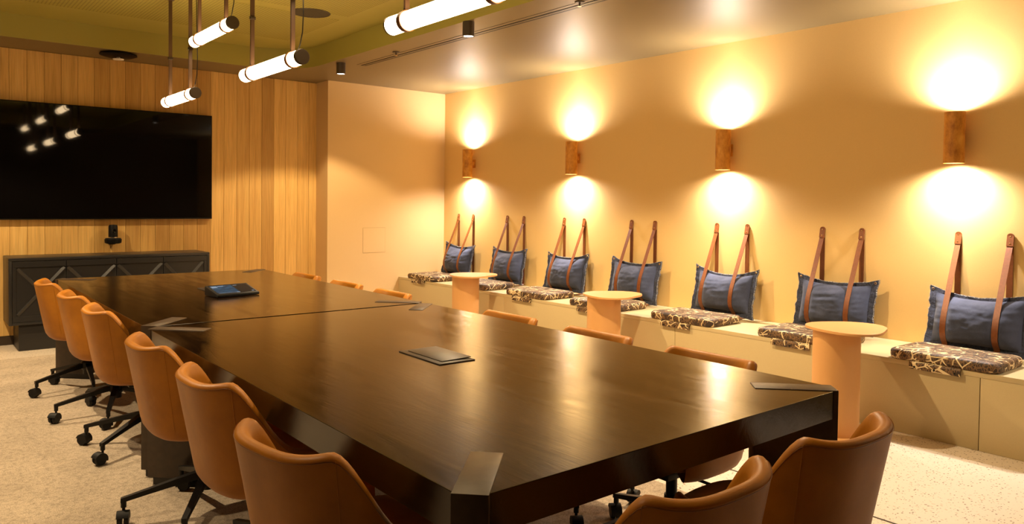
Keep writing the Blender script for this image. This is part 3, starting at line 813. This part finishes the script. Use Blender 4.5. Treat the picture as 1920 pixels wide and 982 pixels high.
RIGHT = [(2.335, 5.77, PI, 0.2), (2.335, 5.07, PI, 0.3), (2.335, 4.40, PI, 0.1), (2.335, 3.15, PI, 0.25), (2.335, 2.49, PI, 0.4), (2.335, 1.855, PI, 0.2)]
for i, (x, y, rz, br) in enumerate(RIGHT):
    chair(x, y, rz, 'tan leather swivel chair on the bench side of the table, ' + NUMW[i], 'chairs along the bench side of the table', br, 20 + i, -0.03)
chair(1.34, 1.20, PI / 2, 'left one of two leather chairs at the near end of the table', 'chairs at the near end of the table', 0.6, 40)
chair(1.945, 1.205, PI / 2, 'right one of two leather chairs at the near end of the table', 'chairs at the near end of the table', 0.2, 41)

# ------------------------------------------------------------------ television, camera, sideboard
TVX1, TVX0, TVZ0, TVZ1, TVY = 2.553, 0.643, 1.139, 2.2125, 8.098
tv = thing('television', 'large black flat television on the timber wall', 'television', ((TVX0 + TVX1) / 2, YW - 0.018, (TVZ0 + TVZ1) / 2))
hw, hh = (TVX1 - TVX0) / 2, (TVZ1 - TVZ0) / 2
dy = TVY - (YW - 0.018)
bm = B(); box(bm, (-hw, dy, -hh), (hw, dy + 0.045, hh), 0.003); obj('casing', bm, 'blackplastic', tv)
bm = B(); box(bm, (-hw + 0.009, dy - 0.0015, -hh + 0.012), (hw - 0.009, dy + 0.001, hh - 0.009)); obj('screen', bm, 'tvglass', tv, smooth=False)
bm = B(); box(bm, (-0.35, dy + 0.045, -0.25), (0.35, -0.0005, 0.25)); obj('wall_mount', bm, 'black', tv, smooth=False)
vc = thing('video_camera', 'black conference camera on a small wall shelf under the television', 'camera', (1.615, YW - 0.018, 0.0))
bm = B(); box(bm, (-0.03, -0.05, 0.895), (0.03, -0.0005, 0.945), 0.004); obj('wall_bracket', bm, 'blackplastic', vc)
bm = B(); lathe(bm, [(0, 0.905), (0.055, 0.905), (0.072, 0.912), (0.075, 0.945), (0.066, 0.958), (0, 0.96)], 32, Matrix.Translation((0, -0.085, 0))); obj('base', bm, 'blackplastic', vc)
bm = B(); lathe(bm, [(0, 0.958), (0.036, 0.958), (0.036, 0.968), (0, 0.968)], 24, Matrix.Translation((0, -0.085, 0))); obj('collar', bm, 'chrome', vc)
bm = B(); lathe(bm, [(0, 0.968), (0.041, 0.968), (0.040, 1.07), (0.034, 1.085), (0, 1.088)], 32, Matrix.Translation((0, -0.085, 0))); obj('lens_head', bm, 'blackplastic', vc)
bm = B(); lathe(bm, [(0.018, 0), (0.018, 0.006), (0.012, 0.004), (0, 0.003)], 20, Matrix.Translation((0, -0.123, 1.03)) @ Matrix.Rotation(PI / 2, 4, 'X')); obj('lens', bm, 'tvglass', vc)

SBX0, SBX1, SBY, SBZ, SBZ0 = 0.735, 2.415, 7.728, 0.815, 0.232
sb = thing('sideboard', 'charcoal sideboard with faceted diamond doors below the television', 'sideboard', ((SBX0 + SBX1) / 2, YW - 0.02, 0))
hw = (SBX1 - SBX0) / 2; D = SBY - (YW - 0.02)
bm = B(); box(bm, (-hw, D, SBZ - 0.026), (hw, -0.001, SBZ), 0.003); obj('top', bm, 'charcoal', sb)
bm = B(); box(bm, (-hw, D, SBZ0), (-hw + 0.026, -0.001, SBZ - 0.026), 0.002); obj('side_panel', bm, 'charcoal', sb)
bm = B(); box(bm, (hw - 0.026, D, SBZ0), (hw, -0.001, SBZ - 0.026), 0.002); obj('side_panel', bm, 'charcoal', sb)
bm = B(); box(bm, (-hw + 0.026, D, SBZ0), (hw - 0.026, -0.001, SBZ0 + 0.024), 0.002); obj('bottom_panel', bm, 'charcoal', sb)
bm = B(); box(bm, (-hw + 0.026, D + 0.03, SBZ0 + 0.024), (hw - 0.026, -0.002, SBZ - 0.026)); obj('carcass', bm, 'plinth', sb, smooth=False)
bm = B(); box(bm, (-hw + 0.075, D + 0.035, 0.0), (hw - 0.075, -0.004, SBZ0), 0.003); obj('plinth', bm, 'plinth', sb)
dw = (2 * hw - 0.052) / 4; dz0, dz1 = SBZ0 + 0.028, SBZ - 0.030; dh = dz1 - dz0
for k in range(4):
    x0 = -hw + 0.026 + k * dw + 0.002; x1 = x0 + dw - 0.004; cx, cz = (x0 + x1) / 2, (dz0 + dz1) / 2
    hx, hz = (x1 - x0) / 2, dh / 2
    bm = B(); box(bm, (-hx, 0.004, -hz), (hx, 0.024, hz)); dr = obj('door', bm, 'charcoal', sb, (cx, D, cz), smooth=False)
    f = 0.05
    for nm, lo, hi in (('door_rail', (-hx, -0.004, hz - f), (hx, 0.004, hz)), ('door_rail', (-hx, -0.004, -hz), (hx, 0.004, -hz + f)),
                       ('door_stile', (-hx, -0.004, -hz + f), (-hx + f * 0.55, 0.004, hz - f)), ('door_stile', (hx - f * 0.55, -0.004, -hz + f), (hx, 0.004, hz - f))):
        if nm == 'door_stile' and not ((k == 0 and lo[0] < 0) or (k == 3 and lo[0] > 0)): continue
        bm = B(); box(bm, lo, hi, 0.0015, 1); obj(nm, bm, 'charcoal', dr, smooth=False)
    exl, exr = (f * 0.55 if k == 0 else 0.003), (f * 0.55 if k == 3 else 0.003)
    pl, pr = -hx + exl, hx - exr; mx_ = (pl + pr) / 2; ix, iz = (pr - pl) / 2, hz - f
    for sx in (-1, 1):
        for sz in (-1, 1):
            L_ = math.hypot(ix, iz); bm = B()
            bw = 0.028
            # triangular ridge bar from the corner towards the centre
            a0 = [bm.verts.new((0.012, -0.0, -bw / 2)), bm.verts.new((0.012, 0.0, bw / 2)), bm.verts.new((0.012, -0.006, 0))]
            a0[0].co = (0.014, 0.004, -bw / 2); a0[1].co = (0.014, 0.004, bw / 2); a0[2].co = (0.014, -0.010, bw * 0.28)
            a1 = [bm.verts.new((L_ - 0.002, v.co.y, v.co.z)) for v in a0]
            bm.faces.new(a0); bm.faces.new(list(reversed(a1)))
            for q in range(3): bm.faces.new((a0[q], a0[(q + 1) % 3], a1[(q + 1) % 3], a1[q]))
            obj('diagonal_bar', bm, 'charcoal_bar', dr, (mx_ + sx * ix, 0, sz * iz), (0, math.atan2(sz * iz, -sx * ix), 0), smooth=False)

# ------------------------------------------------------------------ pendant tubes
def pendant(yc, z, label, length=0.80, rail=True):
    x = 1.64
    t = thing('pendant_tube', label, 'pendant light', (x, yc, z), group='glowing tube pendants')
    h = length / 2; R_ = 0.041
    def yl(prof, name, m_, n=28):
        bm = B(); lathe(bm, prof, n, Matrix.Rotation(-PI / 2, 4, 'X')); return obj(name, bm, m_, t)
    yl([(R_ - 0.002, -h + 0.01), (R_ - 0.002, h - 0.01)], 'diffuser', 'tube')
    for s in (-1, 1):
        if s > 0: prof = [(R_ - 0.001, h - 0.010), (R_, h - 0.008), (R_, h - 0.002), (R_ - 0.008, h), (0, h)]
        else: prof = [(R_ - 0.001, -h + 0.022), (R_, -h + 0.02), (R_, -h + 0.002), (R_ - 0.004, -h), (0, -h)]
        yl(prof, 'end_cap', 'bronze')
        yy = s * (h - 0.125)
        yl([(R_ + 0.003, yy - 0.013), (R_ + 0.003, yy + 0.013), (R_ - 0.001, yy + 0.013), (R_ - 0.001, yy - 0.013), (R_ + 0.003, yy - 0.013)], 'loop_band', 'belt')
        bm = B(); top = ZT - z
        ribbon(bm, [(0.0, yy - 0.003, R_ + 0.002), (0.0, yy - 0.003, R_ + 0.10), (0.0, yy - 0.003, min(R_ + 0.29, top))], (1, 0, 0), 0.021, 0.004)
        ribbon(bm, [(0.0, yy + 0.003, R_ + 0.002), (0.0, yy + 0.002, R_ + 0.10), (0.0, yy + 0.001, top)], (1, 0, 0), 0.026, 0.004)
        sm = obj('hanging_strap', bm, 'belt_dark', t, angle=30)
        bm = B(); box(bm, (-0.017, yy - 0.009, R_ + 0.275), (0.017, yy + 0.009, R_ + 0.295), 0.003); obj('buckle', bm, 'bronze', sm)
        bm = B(); lathe(bm, [(0, top), (0.03, top), (0.028, top - 0.012), (0, top - 0.014)], 20, Matrix.Translation((0, yy, 0))); obj('ceiling_rose', bm, 'bronze', sm)
    # supply cord at the near end
    yy = -(h - 0.10); bm = B()
    tube(bm, [(0.012, yy + 0.0, R_ - 0.002), (0.02, yy - 0.02, R_ + 0.03), (0.026, yy - 0.04, R_ + 0.10), (0.028, yy - 0.045, R_ + 0.2), (0.02, yy - 0.04, ZT - z)], 0.003, 6)
    obj('power_cord', bm, 'black', t)
M['belt_dark'] = plain('dark_strap_leather', (0.075, 0.036, 0.014), 0.5, nscale=70, nstr=0.05)
pendant(5.94, 2.10, 'low glowing tube pendant in front of the television', 0.76)
pendant(5.20, 2.46, 'high glowing tube pendant hanging close under the ceiling', 0.80)
pendant(4.17, 2.10, 'low glowing tube pendant over the middle of the table', 0.84)
pendant(2.42, 2.10, 'low glowing tube pendant nearest the camera, cut by the top edge', 0.84)
pendant(3.40, 2.46, 'high glowing tube pendant above the top edge of the view', 0.80)
pendant(1.66, 2.46, 'high glowing tube pendant over the near end of the table, out of view', 0.80)
